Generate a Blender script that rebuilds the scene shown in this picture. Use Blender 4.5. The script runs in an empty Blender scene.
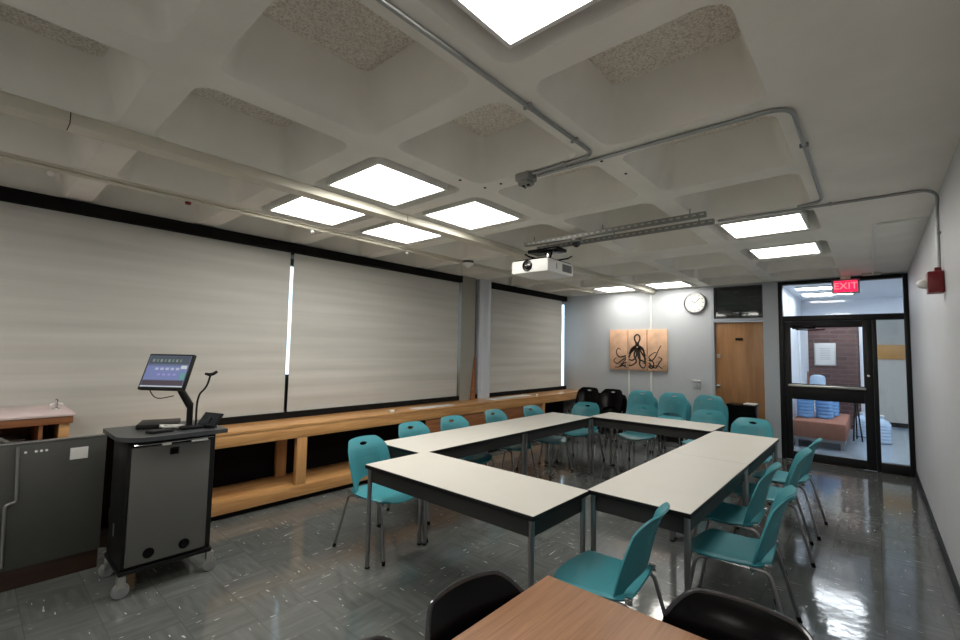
import bpy, bmesh, math, random
from mathutils import Vector, Matrix, Euler
random.seed(7)
PI = math.pi
C = bpy.context.scene.collection
R = math.radians

# ------------------------------------------------------------------ materials
def _mat(name):
    m = bpy.data.materials.new(name); m.use_nodes = True
    nt = m.node_tree
    return m, nt, nt.nodes['Principled BSDF']

def mat(name, col, rough=0.5, metal=0.0, var=0.0, scale=8.0, bump=0.0, spec=0.5, coat=0.0, bscale=None):
    m, nt, b = _mat(name)
    b.inputs['Roughness'].default_value = rough
    b.inputs['Metallic'].default_value = metal
    b.inputs['Specular IOR Level'].default_value = spec
    b.inputs['Coat Weight'].default_value = coat
    b.inputs['Base Color'].default_value = (*col, 1)
    tc = nt.nodes.new('ShaderNodeTexCoord')
    if var > 0:
        n = nt.nodes.new('ShaderNodeTexNoise'); n.inputs['Scale'].default_value = scale; n.inputs['Detail'].default_value = 5
        nt.links.new(tc.outputs['Object'], n.inputs['Vector'])
        r = nt.nodes.new('ShaderNodeValToRGB')
        r.color_ramp.elements[0].position = .3; r.color_ramp.elements[1].position = .7
        r.color_ramp.elements[0].color = (*[max(0, c*(1-var)) for c in col], 1)
        r.color_ramp.elements[1].color = (*[min(1, c*(1+var)) for c in col], 1)
        nt.links.new(n.outputs['Fac'], r.inputs['Fac']); nt.links.new(r.outputs['Color'], b.inputs['Base Color'])
    if bump > 0:
        n2 = nt.nodes.new('ShaderNodeTexNoise'); n2.inputs['Scale'].default_value = bscale or scale*6; n2.inputs['Detail'].default_value = 4
        nt.links.new(tc.outputs['Object'], n2.inputs['Vector'])
        bp = nt.nodes.new('ShaderNodeBump'); bp.inputs['Strength'].default_value = bump; bp.inputs['Distance'].default_value = .01
        nt.links.new(n2.outputs['Fac'], bp.inputs['Height']); nt.links.new(bp.outputs['Normal'], b.inputs['Normal'])
    return m

def emis(name, col, s):
    m, nt, b = _mat(name)
    b.inputs['Base Color'].default_value = (*[c*.5 for c in col], 1)
    b.inputs['Emission Color'].default_value = (*col, 1); b.inputs['Emission Strength'].default_value = s
    return m

def wood(name, c1, c2, axis='Y', scale=1.0, rough=0.35, coat=0.2, stretch=14.0):
    m, nt, b = _mat(name)
    tc = nt.nodes.new('ShaderNodeTexCoord'); mp = nt.nodes.new('ShaderNodeMapping')
    s = {'X': (1, stretch, stretch), 'Y': (stretch, 1, stretch), 'Z': (stretch, stretch, 1)}[axis]
    mp.inputs['Scale'].default_value = [v*scale for v in s]
    n = nt.nodes.new('ShaderNodeTexNoise'); n.inputs['Scale'].default_value = 1.5; n.inputs['Detail'].default_value = 8; n.inputs['Roughness'].default_value = .62; n.inputs['Distortion'].default_value = .6
    r = nt.nodes.new('ShaderNodeValToRGB')
    r.color_ramp.elements[0].position = .32; r.color_ramp.elements[1].position = .68
    r.color_ramp.elements[0].color = (*c1, 1); r.color_ramp.elements[1].color = (*c2, 1)
    nt.links.new(tc.outputs['Object'], mp.inputs['Vector']); nt.links.new(mp.outputs['Vector'], n.inputs['Vector'])
    nt.links.new(n.outputs['Fac'], r.inputs['Fac']); nt.links.new(r.outputs['Color'], b.inputs['Base Color'])
    b.inputs['Roughness'].default_value = rough; b.inputs['Coat Weight'].default_value = coat; b.inputs['Coat Roughness'].default_value = .25
    return m

def glass(name, tint=(1, 1, 1), refl=0.12):
    m = bpy.data.materials.new(name); m.use_nodes = True; nt = m.node_tree
    nt.nodes.clear()
    o = nt.nodes.new('ShaderNodeOutputMaterial'); mx = nt.nodes.new('ShaderNodeMixShader')
    t = nt.nodes.new('ShaderNodeBsdfTransparent'); g = nt.nodes.new('ShaderNodeBsdfGlossy')
    t.inputs['Color'].default_value = (*tint, 1); g.inputs['Roughness'].default_value = .02
    f = nt.nodes.new('ShaderNodeFresnel'); f.inputs['IOR'].default_value = 1.45
    nt.links.new(f.outputs['Fac'], mx.inputs['Fac'])
    nt.links.new(t.outputs[0], mx.inputs[1]); nt.links.new(g.outputs[0], mx.inputs[2]); nt.links.new(mx.outputs[0], o.inputs['Surface'])
    return m

def floor_material():
    m, nt, b = _mat('vinyl_floor_tiles')
    N = nt.nodes.new; L = nt.links.new
    tc = N('ShaderNodeTexCoord')
    sc = N('ShaderNodeVectorMath'); sc.operation = 'SCALE'; sc.inputs['Scale'].default_value = 1/0.305
    L(tc.outputs['Object'], sc.inputs[0])
    sp = N('ShaderNodeSeparateXYZ'); L(sc.outputs[0], sp.inputs[0])
    def M(op, a, bb=None):
        n = N('ShaderNodeMath'); n.operation = op
        for i, v in enumerate((a, bb)):
            if v is None: continue
            if isinstance(v, (int, float)): n.inputs[i].default_value = v
            else: L(v, n.inputs[i])
        return n.outputs[0]
    fx, fy = M('FLOOR', sp.outputs['X']), M('FLOOR', sp.outputs['Y'])
    chk = M('MODULO', M('ABSOLUTE', M('ADD', fx, fy)), 2)
    fl = N('ShaderNodeVectorMath'); fl.operation = 'FLOOR'; L(sc.outputs[0], fl.inputs[0])
    wn = N('ShaderNodeTexWhiteNoise'); wn.noise_dimensions = '3D'; L(fl.outputs[0], wn.inputs['Vector'])
    # streak noise in two directions, chosen per tile
    def streak(sx, sy, scl, det=3):
        mp = N('ShaderNodeMapping'); mp.inputs['Scale'].default_value = (sx, sy, 1); L(sc.outputs[0], mp.inputs['Vector'])
        off = N('ShaderNodeVectorMath'); off.operation = 'ADD'; L(mp.outputs['Vector'], off.inputs[0])
        o2 = N('ShaderNodeVectorMath'); o2.operation = 'SCALE'; o2.inputs['Scale'].default_value = 9; L(wn.outputs['Color'], o2.inputs[0]); L(o2.outputs[0], off.inputs[1])
        n = N('ShaderNodeTexNoise'); n.inputs['Scale'].default_value = scl; n.inputs['Detail'].default_value = det; L(off.outputs[0], n.inputs['Vector'])
        return n.outputs['Fac']
    def mixf(f, a, c):
        x = N('ShaderNodeMix'); x.data_type = 'FLOAT'; L(f, x.inputs['Factor']); L(a, x.inputs['A']); L(c, x.inputs['B']); return x.outputs['Result']
    s1 = mixf(chk, streak(1, 7, 1.3), streak(7, 1, 1.3))
    s2 = mixf(chk, streak(2.2, 12, 2.0, 0), streak(12, 2.2, 2.0, 0))
    r1 = N('ShaderNodeValToRGB'); L(s1, r1.inputs['Fac'])
    r1.color_ramp.elements[0].position = .3; r1.color_ramp.elements[0].color = (.096, .103, .100, 1)
    r1.color_ramp.elements[1].position = .75; r1.color_ramp.elements[1].color = (.142, .151, .147, 1)
    r2 = N('ShaderNodeValToRGB'); L(s2, r2.inputs['Fac'])
    r2.color_ramp.elements[0].position = .80; r2.color_ramp.elements[0].color = (0, 0, 0, 1)
    r2.color_ramp.elements[1].position = .82; r2.color_ramp.elements[1].color = (1, 1, 1, 1)
    mx = N('ShaderNodeMix'); mx.data_type = 'RGBA'; L(r2.outputs['Color'], mx.inputs['Factor']); L(r1.outputs['Color'], mx.inputs['A']); mx.inputs['B'].default_value = (.50, .52, .50, 1)
    # tile brightness
    v = M('ADD', M('MULTIPLY', wn.outputs['Value'], .12), .94)
    hs = N('ShaderNodeHueSaturation'); L(mx.outputs['Result'], hs.inputs['Color']); L(v, hs.inputs['Value'])
    # joints
    gx = M('ABSOLUTE', M('SUBTRACT', M('FRACT', sp.outputs['X']), .5)); gy = M('ABSOLUTE', M('SUBTRACT', M('FRACT', sp.outputs['Y']), .5))
    j = M('GREATER_THAN', M('MAXIMUM', gx, gy), .492)
    mj = N('ShaderNodeMix'); mj.data_type = 'RGBA'; L(j, mj.inputs['Factor']); L(hs.outputs['Color'], mj.inputs['A']); mj.inputs['B'].default_value = (.085, .091, .088, 1)
    L(mj.outputs['Result'], b.inputs['Base Color'])
    rn = N('ShaderNodeTexNoise'); rn.inputs['Scale'].default_value = 1.7; L(tc.outputs['Object'], rn.inputs['Vector'])
    L(M('ADD', M('MULTIPLY', rn.outputs['Fac'], .08), .05), b.inputs['Roughness'])
    b.inputs['Specular IOR Level'].default_value = .6
    # wax waviness
    wv = N('ShaderNodeTexNoise'); wv.inputs['Scale'].default_value = 9; wv.inputs['Detail'].default_value = 3; L(tc.outputs['Object'], wv.inputs['Vector'])
    bp = N('ShaderNodeBump'); bp.inputs['Strength'].default_value = .12; bp.inputs['Distance'].default_value = .01
    hh = M('ADD', wv.outputs['Fac'], M('MULTIPLY', wn.outputs['Value'], .05))
    L(hh, bp.inputs['Height']); L(bp.outputs['Normal'], b.inputs['Normal'])
    return m

def blind_material():
    m, nt, b = _mat('woven_shade_fabric')
    N = nt.nodes.new; L = nt.links.new
    tc = N('ShaderNodeTexCoord'); mp = N('ShaderNodeMapping'); mp.inputs['Scale'].default_value = (1, .25, 7); L(tc.outputs['Object'], mp.inputs['Vector'])
    n = N('ShaderNodeTexNoise'); n.inputs['Scale'].default_value = 1.6; n.inputs['Detail'].default_value = 4; L(mp.outputs['Vector'], n.inputs['Vector'])
    r = N('ShaderNodeValToRGB'); L(n.outputs['Fac'], r.inputs['Fac'])
    r.color_ramp.elements[0].position = .3; r.color_ramp.elements[0].color = (.45, .445, .415, 1)
    r.color_ramp.elements[1].position = .7; r.color_ramp.elements[1].color = (.54, .53, .50, 1)
    L(r.outputs['Color'], b.inputs['Base Color']); b.inputs['Roughness'].default_value = .9; b.inputs['Specular IOR Level'].default_value = .1
    w = N('ShaderNodeTexWave'); w.bands_direction = 'Z'; w.inputs['Scale'].default_value = 1.6; w.inputs['Distortion'].default_value = .8; L(tc.outputs['Object'], w.inputs['Vector'])
    bp = N('ShaderNodeBump'); bp.inputs['Strength'].default_value = .25; bp.inputs['Distance'].default_value = .02; L(w.outputs['Fac'], bp.inputs['Height']); L(bp.outputs['Normal'], b.inputs['Normal'])
    return m

def brick_material():
    m, nt, b = _mat('maroon_brick')
    N = nt.nodes.new; L = nt.links.new
    tc = N('ShaderNodeTexCoord'); mp = N('ShaderNodeMapping'); mp.inputs['Rotation'].default_value = (R(90), 0, 0); L(tc.outputs['Object'], mp.inputs['Vector'])
    k = N('ShaderNodeTexBrick'); k.inputs['Scale'].default_value = 1; k.inputs['Brick Width'].default_value = .30; k.inputs['Row Height'].default_value = .10; k.inputs['Mortar Size'].default_value = .008
    k.inputs['Color1'].default_value = (.06, .024, .026, 1); k.inputs['Color2'].default_value = (.12, .05, .048, 1); k.inputs['Mortar'].default_value = (.14, .10, .10, 1)
    L(mp.outputs['Vector'], k.inputs['Vector']); L(k.outputs['Color'], b.inputs['Base Color']); b.inputs['Roughness'].default_value = .7
    return m

def popcorn_material():
    m, nt, b = _mat('acoustic_tile')
    N = nt.nodes.new; L = nt.links.new
    tc = N('ShaderNodeTexCoord')
    n = N('ShaderNodeTexNoise'); n.inputs['Scale'].default_value = 95; n.inputs['Detail'].default_value = 2; L(tc.outputs['Object'], n.inputs['Vector'])
    r = N('ShaderNodeValToRGB'); L(n.outputs['Fac'], r.inputs['Fac'])
    r.color_ramp.elements[0].position = .36; r.color_ramp.elements[0].color = (.60, .55, .48, 1)
    r.color_ramp.elements[1].position = .58; r.color_ramp.elements[1].color = (.86, .80, .72, 1)
    L(r.outputs['Color'], b.inputs['Base Color']); b.inputs['Roughness'].default_value = .95
    bp = N('ShaderNodeBump'); bp.inputs['Strength'].default_value = .8; bp.inputs['Distance'].default_value = .01; L(n.outputs['Fac'], bp.inputs['Height']); L(bp.outputs['Normal'], b.inputs['Normal'])
    return m

def perforated_plastic(name, col):
    """teal plastic whose middle of the back is punched with slanted rows of small holes"""
    m, nt, b = _mat(name)
    N = nt.nodes.new; L = nt.links.new
    b.inputs['Base Color'].default_value = (*col, 1); b.inputs['Roughness'].default_value = .42
    out = nt.nodes['Material Output']
    tc = N('ShaderNodeTexCoord'); sp = N('ShaderNodeSeparateXYZ'); L(tc.outputs['Object'], sp.inputs[0])
    def M(op, a, bb=None):
        n = N('ShaderNodeMath'); n.operation = op
        for i, v in enumerate((a, bb)):
            if v is None: continue
            if isinstance(v, (int, float)): n.inputs[i].default_value = v
            else: L(v, n.inputs[i])
        return n.outputs[0]
    Y, Z = sp.outputs['Y'], sp.outputs['Z']
    u = M('FRACT', M('MULTIPLY', M('ADD', Y, M('MULTIPLY', Z, .5)), 1/.024)); v = M('FRACT', M('MULTIPLY', Z, 1/.016))
    du = M('ABSOLUTE', M('SUBTRACT', u, .5)); dv = M('ABSOLUTE', M('SUBTRACT', v, .5))
    hole = M('MULTIPLY', M('LESS_THAN', du, .28), M('LESS_THAN', dv, .18))
    inside = M('MULTIPLY', M('LESS_THAN', M('ABSOLUTE', Y), .135), M('MULTIPLY', M('GREATER_THAN', Z, .56), M('LESS_THAN', Z, .74)))
    f = M('MULTIPLY', hole, inside)
    t = N('ShaderNodeBsdfTransparent'); mx = N('ShaderNodeMixShader')
    L(f, mx.inputs['Fac']); L(b.outputs[0], mx.inputs[1]); L(t.outputs[0], mx.inputs[2]); L(mx.outputs[0], out.inputs['Surface'])
    return m

MT = dict(
    ceil=mat('painted_concrete', (.85, .83, .775), .8, var=.05, scale=2.5, bump=.15, bscale=30),
    tile=popcorn_material(), floor=floor_material(),
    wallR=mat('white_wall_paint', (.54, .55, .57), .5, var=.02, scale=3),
    wallF=mat('blue_grey_wall_paint', (.50, .525, .55), .55, var=.02, scale=3),
    frameG=mat('grey_metal_frame_paint', (.42, .46, .50), .45),
    black=mat('black_paint', (.006, .006, .007), .45, spec=.3),
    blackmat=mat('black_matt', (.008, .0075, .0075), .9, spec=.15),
    blackplastic=mat('black_plastic', (.003, .003, .0033), .22, spec=.12),
    rim=mat('worn_black_rim', (.03, .03, .033), .15),
    blind=blind_material(),
    wood=wood('honey_oak', (.40, .19, .065), (.66, .37, .15), 'Y', 1.0),
    woodZ=wood('honey_oak_upright', (.42, .20, .07), (.66, .37, .15), 'Z', 1.0),
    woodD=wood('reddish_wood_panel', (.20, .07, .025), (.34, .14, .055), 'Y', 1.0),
    door=wood('brown_oak_door', (.27, .125, .045), (.42, .215, .09), 'Z', .6, .4, .1, 9),
    tablewood=wood('walnut_laminate', (.23, .105, .048), (.40, .205, .105), 'Y', 1.6, .38, .1, 30),
    laminate=mat('cream_laminate', (.62, .60, .55), .42, var=.02, scale=3),
    apron=mat('charcoal_apron', (.03, .03, .029), .5, spec=.3),
    chrome=mat('chrome', (.62, .62, .63), .16, 1.0),
    steel=mat('brushed_grey_steel', (.33, .33, .34), .3, 1.0),
    galv=mat('galvanised_conduit', (.36, .37, .37), .38, .8),
    strut=mat('grey_strut_steel', (.30, .30, .29), .4, .7),
    teal=mat('teal_plastic', (.05, .27, .32), .40, spec=.45),
    tealback=perforated_plastic('teal_perforated_plastic', (.05, .27, .32)),
    cartblack=mat('cart_black', (.007, .007, .0075), .42, spec=.25),
    carttop=mat('cart_top_laminate', (.05, .055, .06), .35, var=.1, scale=30),
    greypanel=mat('dark_grey_panel', (.10, .10, .093), .5, var=.04, scale=4),
    caster=mat('grey_rubber', (.22, .23, .23), .5),
    white=mat('white_plastic', (.78, .78, .76), .4),
    cream=mat('cream_metal_raceway', (.66, .63, .53), .45),
    red=mat('red_enamel', (.20, .008, .012), .35),
    lens=mat('black_glass', (.004, .004, .006), .05, coat=.6),
    alu=mat('silver_bar', (.55, .55, .52), .3, .9),
    pink=mat('pale_pink_bench_top', (.62, .50, .49), .4, var=.1, scale=6),
    glass=glass('clear_glass'), darkglass=mat('dark_transom_glass', (.016, .022, .023), .04, spec=.8),
    blue=mat('blue_water_plastic', (.15, .36, .70), .1, coat=.5),
    paleblue=mat('pale_blue_plastic', (.45, .60, .78), .15, coat=.4),
    corrfloor=mat('corridor_floor', (.30, .36, .42), .15, var=.06, scale=5),
    concrete=mat('board_marked_concrete', (.58, .54, .475), .8, var=.05, scale=45, bump=.4),
    corrwall=mat('bright_white_paint', (.72, .76, .82), .5),
    orange=mat('rust_orange_upholstery', (.30, .125, .08), .7, var=.06, scale=12),
    signwood=wood('orange_wood_sign', (.50, .23, .05), (.62, .30, .08), 'X', 1.0),
    paper=mat('paper', (.72, .72, .70), .7), ink=mat('dark_sepia_ink', (.035, .022, .018), .8),
    pillar=mat('pale_blue_grey_paint', (.55, .58, .64), .4), taupe=mat('taupe_paint', (.27, .26, .23), .6, var=.04, scale=4),
    brick=brick_material(), dgrey=mat('dark_window_frame', (.03, .03, .033), .4),
    vent=mat('dark_vent', (.06, .06, .06), .6), navy=mat('dark_tablet', (.02, .024, .03), .25),
)
MT['light'] = emis('lamp_diffuser', (1.0, .97, .90), 9.0)
MT['corrlight'] = emis('corridor_tube_diffuser', (.86, .94, 1.0), 13.0)
MT['exit'] = emis('exit_red_face', (1.0, .015, .08), .95)
MT['exitletter'] = emis('exit_letters', (1.0, .20, .20), 1.0)

# ------------------------------------------------------------------ mesh helpers
class MB:
    def __init__(s): s.bm = bmesh.new(); s.mi = 0
    def _new(s, geom_faces):
        for f in geom_faces: f.material_index = s.mi
    def box(s, c, d, bev=0.0, rot=None, seg=2):
        r = bmesh.ops.create_cube(s.bm, size=1.0); vs = r['verts']
        for v in vs: v.co = Vector((v.co.x*d[0], v.co.y*d[1], v.co.z*d[2]))
        fs = list({f for v in vs for f in v.link_faces})
        if bev > 0:
            es = list({e for v in vs for e in v.link_edges})
            q = bmesh.ops.bevel(s.bm, geom=es, offset=bev, segments=seg, affect='EDGES', profile=.5)
            vs = list({v for v in q['verts']} | {v for v in vs if v.is_valid}); fs = list({f for v in vs for f in v.link_faces})
        M = Matrix.Translation(Vector(c)) @ (rot.to_matrix().to_4x4() if rot is not None else Matrix.Identity(4))
        for v in vs: v.co = M @ v.co
        s._new(fs); return s
    def b2(s, a, b, bev=0.0):
        return s.box([(a[i]+b[i])/2 for i in range(3)], [abs(b[i]-a[i]) for i in range(3)], bev)
    def tube(s, pts, r, seg=10, cap=True):
        pts = [Vector(p) for p in pts]; n = len(pts)
        rs = r if isinstance(r, (list, tuple)) else [r]*n
        rings = []; up = None
        for i, p in enumerate(pts):
            t = (pts[min(i+1, n-1)]-pts[max(i-1, 0)]).normalized()
            if up is None:
                up = Vector((0, 0, 1)) if abs(t.z) < .9 else Vector((1, 0, 0))
            a = t.cross(up).normalized(); bb = a.cross(t).normalized(); up = bb
            rings.append([s.bm.verts.new(p + (a*math.cos(2*PI*k/seg)+bb*math.sin(2*PI*k/seg))*rs[i]) for k in range(seg)])
        fs = []
        for i in range(n-1):
            for k in range(seg):
                fs.append(s.bm.faces.new((rings[i][k], rings[i][(k+1) % seg], rings[i+1][(k+1) % seg], rings[i+1][k])))
        if cap:
            fs.append(s.bm.faces.new(list(reversed(rings[0])))); fs.append(s.bm.faces.new(rings[-1]))
        s._new(fs); return s
    def lathe(s, prof, c=(0, 0, 0), seg=24, axis='Z', M=None):
        rings = []
        for r, h in prof:
            ring = []
            for k in range(seg):
                a = 2*PI*k/seg; x, y = r*math.cos(a), r*math.sin(a)
                p = {'Z': (x, y, h), 'Y': (x, h, -y), 'X': (h, x, y)}[axis]
                p = Vector(p)
                if M is not None: p = M @ p
                ring.append(s.bm.verts.new(p+Vector(c)))
            rings.append(ring)
        fs = []
        for i in range(len(rings)-1):
            for k in range(seg):
                fs.append(s.bm.faces.new((rings[i][k], rings[i][(k+1) % seg], rings[i+1][(k+1) % seg], rings[i+1][k])))
        fs.append(s.bm.faces.new(list(reversed(rings[0])))); fs.append(s.bm.faces.new(rings[-1]))
        s._new(fs); return s
    def prism(s, poly, a, b, axis='Z'):
        def P(u, v, h): return {'Z': (u, v, h), 'Y': (u, h, v), 'X': (h, u, v)}[axis]
        lo = [s.bm.verts.new(P(u, v, a)) for u, v in poly]; hi = [s.bm.verts.new(P(u, v, b)) for u, v in poly]
        n = len(poly); fs = [s.bm.faces.new(lo), s.bm.faces.new(hi)]
        for i in range(n): fs.append(s.bm.faces.new((lo[i], lo[(i+1) % n], hi[(i+1) % n], hi[i])))
        s._new(fs); return s
    def shell(s, P, keep, th):
        """P[i][j] grid of points, keep(i,j) bool for quads; solidified"""
        V = [[s.bm.verts.new(p) for p in row] for row in P]; fs = []
        for i in range(len(P)-1):
            for j in range(len(P[0])-1):
                if keep(i, j): fs.append(s.bm.faces.new((V[i][j], V[i+1][j], V[i+1][j+1], V[i][j+1])))
        loose = [v for row in V for v in row if not v.link_faces]
        for v in loose: s.bm.verts.remove(v)
        bmesh.ops.recalc_face_normals(s.bm, faces=fs)
        bmesh.ops.solidify(s.bm, geom=fs, thickness=th)
        return s
    def build(s, name, m, parent=None, loc=None, rot=None, smooth=True, norm=True):
        if norm: bmesh.ops.recalc_face_normals(s.bm, faces=s.bm.faces[:])
        me = bpy.data.meshes.new(name); s.bm.to_mesh(me); s.bm.free()
        for mm in (m if isinstance(m, (list, tuple)) else [m]): me.materials.append(mm)
        if smooth:
            me.shade_smooth(); me.set_sharp_from_angle(angle=R(35))
        o = bpy.data.objects.new(name, me); C.objects.link(o)
        if parent is not None: o.parent = parent
        if loc is not None: o.location = loc
        if rot is not None: o.rotation_euler = rot
        return o

def thing(name, label, cat, loc=(0, 0, 0), rz=0.0, group=None):
    o = bpy.data.objects.new(name, None); C.objects.link(o); o.empty_display_size = .1
    o.location = loc; o.rotation_euler = (0, 0, rz)
    return tag(o, label, cat, group)
def tag(o, label, cat, group=None):
    o['label'] = label; o['category'] = cat
    if group: o['group'] = group
    return o
def struct(o): o['kind'] = 'structure'; return o
def dup(root, loc, rz, label, group=None, mats=None):
    r = root.copy(); C.objects.link(r); r.location = loc; r.rotation_euler = (0, 0, rz); r['label'] = label
    if group: r['group'] = group
    for ch in list(root.children):
        c = ch.copy(); C.objects.link(c); c.parent = r
        for g in list(ch.children):
            d = g.copy(); C.objects.link(d); d.parent = c
    return r

def arc(p0, corner, p1, n=6):
    """smooth bend points replacing a corner"""
    p0, c, p1 = Vector(p0), Vector(corner), Vector(p1)
    return [(1-t)**2*p0 + 2*t*(1-t)*c + t*t*p1 for t in [k/n for k in range(n+1)]]
def bent(pts, rad=.05, n=5):
    pts = [Vector(p) for p in pts]; out = [pts[0]]
    for i in range(1, len(pts)-1):
        a, c, b = pts[i-1], pts[i], pts[i+1]
        r1 = min(rad, (a-c).length*.45); r2 = min(rad, (b-c).length*.45)
        out += arc(c+(a-c).normalized()*r1, c, c+(b-c).normalized()*r2, n)
    out.append(pts[-1]); return out

H = 2.78; YF = 8.5; XR = .38; XL = -5.1; YB = -2.6

# ------------------------------------------------------------------ floor and ceiling
struct(MB().b2((XL-.1, YB-.1, -.1), (XR+.1, YF+.12, 0)).build('floor', MT['floor'], smooth=False))

OX = [(-5.0, -4.21), (-4.05, -3.23), (-3.07, -2.26), (-2.10, -1.29), (-1.13, -.33)]
OY = [(-2.26, -1.46), (-1.30, -.50), (-.34, .46), (.62, 1.42), (1.58, 2.37), (2.52, 3.30), (3.46, 4.25), (4.41, 5.19), (5.68, 6.49), (6.65, 7.45), (7.61, 8.41)]
def rr(x0, x1, y0, y1, r, n=6):
    pts = []
    for cx, cy, a0 in ((x1-r, y1-r, 0), (x0+r, y1-r, 90), (x0+r, y0+r, 180), (x1-r, y0+r, 270)):
        for k in range(n+1):
            a = R(a0+90*k/n); pts.append((cx+r*math.cos(a), cy+r*math.sin(a)))
    return pts
def bounds(ops, lo, hi):
    b = [lo] + [(ops[i][1]+ops[i+1][0])/2 for i in range(len(ops)-1)] + [hi]
    return list(zip(b[:-1], b[1:]))
cb = MB(); bm = cb.bm
BX = bounds(OX, XL, -.25); BY = bounds(OY, YB, YF)
LIT = {(4, 3), (2, 4), (1, 4), (2, 5), (1, 5), (4, 7), (4, 8), (1, 10), (2, 10), (4, 0), (2, 1), (1, 1)}
for i, (x0, x1) in enumerate(OX):
    for j, (y0, y1) in enumerate(OY):
        (bx0, bx1), (by0, by1) = BX[i], BY[j]; n = 6
        outer = [bm.verts.new((x, y, H)) for x, y in ((bx1, by1), (bx0, by1), (bx0, by0), (bx1, by0))]
        loops = []
        for ins, z, r in ((0, H, .09), (.007, H+.012, .09), (.082, H+.30, .05)):
            loops.append([bm.verts.new((x, y, z)) for x, y in rr(x0+ins, x1-ins, y0+ins, y1-ins, r, n)])
        lp = loops[0]; m1 = n+1
        for q in range(4):
            for k in range(n): bm.faces.new((outer[q], lp[q*m1+k], lp[q*m1+k+1]))
            bm.faces.new((outer[q], lp[q*m1+n], lp[((q+1) % 4)*m1], outer[(q+1) % 4]))
        for a, b in zip(loops[:-1], loops[1:]):
            for k in range(len(a)): bm.faces.new((a[k], a[(k+1) % len(a)], b[(k+1) % len(a)], b[k]))
        f = bm.faces.new(loops[-1]); f.material_index = 1
cb.b2((-.25, YB, H), (XR+.1, YF, H+.3))
cb.b2((XL, YB, H+.32), (XR+.1, YF, H+.42))
bmesh.ops.remove_doubles(bm, verts=bm.verts[:], dist=.0005)
ceiling = struct(cb.build('ceiling', [MT['ceil'], MT['tile']]))

# ------------------------------------------------------------------ ceiling lights
def make_light(label, x, y):
    t = thing('ceiling_light', label, 'ceiling light', (x, y, H), 0, 'square ceiling lights set in the coffers')
    f = MB()
    f.b2((-.30, -.30, .03), (.30, .30, .299))
    for a, b in (((-.315, -.315, 0), (.315, -.295, .045)), ((-.315, .295, 0), (.315, .315, .045)), ((-.315, -.295, 0), (-.295, .295, .045)), ((.295, -.295, 0), (.315, .295, .045))): f.b2(a, b)
    f.build('frame', MT['white'], t, smooth=False)
    MB().b2((-.295, -.295, .012), (.295, .295, .028)).build('diffuser', MT['light'], t, smooth=False)
    return t
LL = {(4, 3): 'square ceiling light at the top edge of the picture, nearest the viewer',
      (2, 4): 'largest of the four clustered ceiling lights, above the cream raceway',
      (1, 4): 'leftmost ceiling light, between the cream raceway and the thin pipe',
      (2, 5): 'ceiling light right of the cream raceway, just behind the grey junction box',
      (1, 5): 'smallest of the four clustered ceiling lights, nearest the long window shade',
      (4, 7): 'nearer of the two ceiling lights beside the flat slab, above the glass door',
      (4, 8): 'farther of the two ceiling lights beside the flat slab, above the glass door',
      (1, 10): 'left one of the two ceiling lights against the far wall',
      (2, 10): 'right one of the two far wall ceiling lights, nearer the clock'}
lp = None
for (i, j), lab in LL.items():
    x, y = (OX[i][0]+OX[i][1])/2, (OY[j][0]+OY[j][1])/2
    if lp is None: lp = make_light(lab, x, y)
    else: dup(lp, (x, y, H), 0, lab)
for k, (i, j) in enumerate([(4, 0), (2, 1), (1, 1)]):  # unseen lights added behind the viewer to raise the ambient light
    dup(lp, ((OX[i][0]+OX[i][1])/2, (OY[j][0]+OY[j][1])/2, H), 0, ['ceiling light behind the viewer beside the flat slab', 'ceiling light behind the viewer in the third coffer row', 'ceiling light behind the viewer nearest the windows'][k])

# ------------------------------------------------------------------ walls
def ss(name, m, *boxes, sm=False):
    b = MB()
    for a, c in boxes: b.b2(a, c)
    return struct(b.build(name, m, smooth=sm))
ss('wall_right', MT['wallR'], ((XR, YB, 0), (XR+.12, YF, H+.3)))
ss('wall_back', mat('white_rear_wall', (.8, .8, .78), .6), ((XL, YB-.12, 0), (XR+.12, YB, H+.3)))  # unseen rear wall, made white to bounce more light into the room
# far wall pieces
ss('wall_far', MT['wallF'], ((-5.03, YF, 0), (-2.11, YF+.14, H+.3)), ((-2.11, YF, 2.765), (-1.13, YF+.14, H+.3)), ((-1.13, YF+.02, 2.765), (XR, YF+.14, H+.3)))
ss('trim_1', MT['frameG'], ((-2.11, YF-.015, 0), (-2.07, YF+.14, 2.765)), ((-2.07, YF-.015, 2.15), (-1.34, YF+.14, 2.205)), ((-1.34, YF-.015, 0), (-1.13, YF+.14, 2.765)), ((-2.07, YF-.015, 2.75), (-1.34, YF+.14, 2.765)))
# left wall: pier, below sill, above windows
ss('wall_left', MT['taupe'], ((XL-.12, 5.15, 0), (XL+.02, 5.95, H+.3)), ((XL-.12, YB, 2.62), (XL, YF, H+.3)), ((XL-.12, YB, 0), (XL, -2.2, H)))
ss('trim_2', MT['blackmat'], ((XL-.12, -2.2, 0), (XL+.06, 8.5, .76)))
# black baseboards
ss('baseboard_right', MT['black'], ((XR-.012, YB, 0), (XR, YF, .10)))
ss('baseboard_far', MT['black'], ((XL, YF-.012, 0), (-2.11, YF, .10)))
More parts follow.
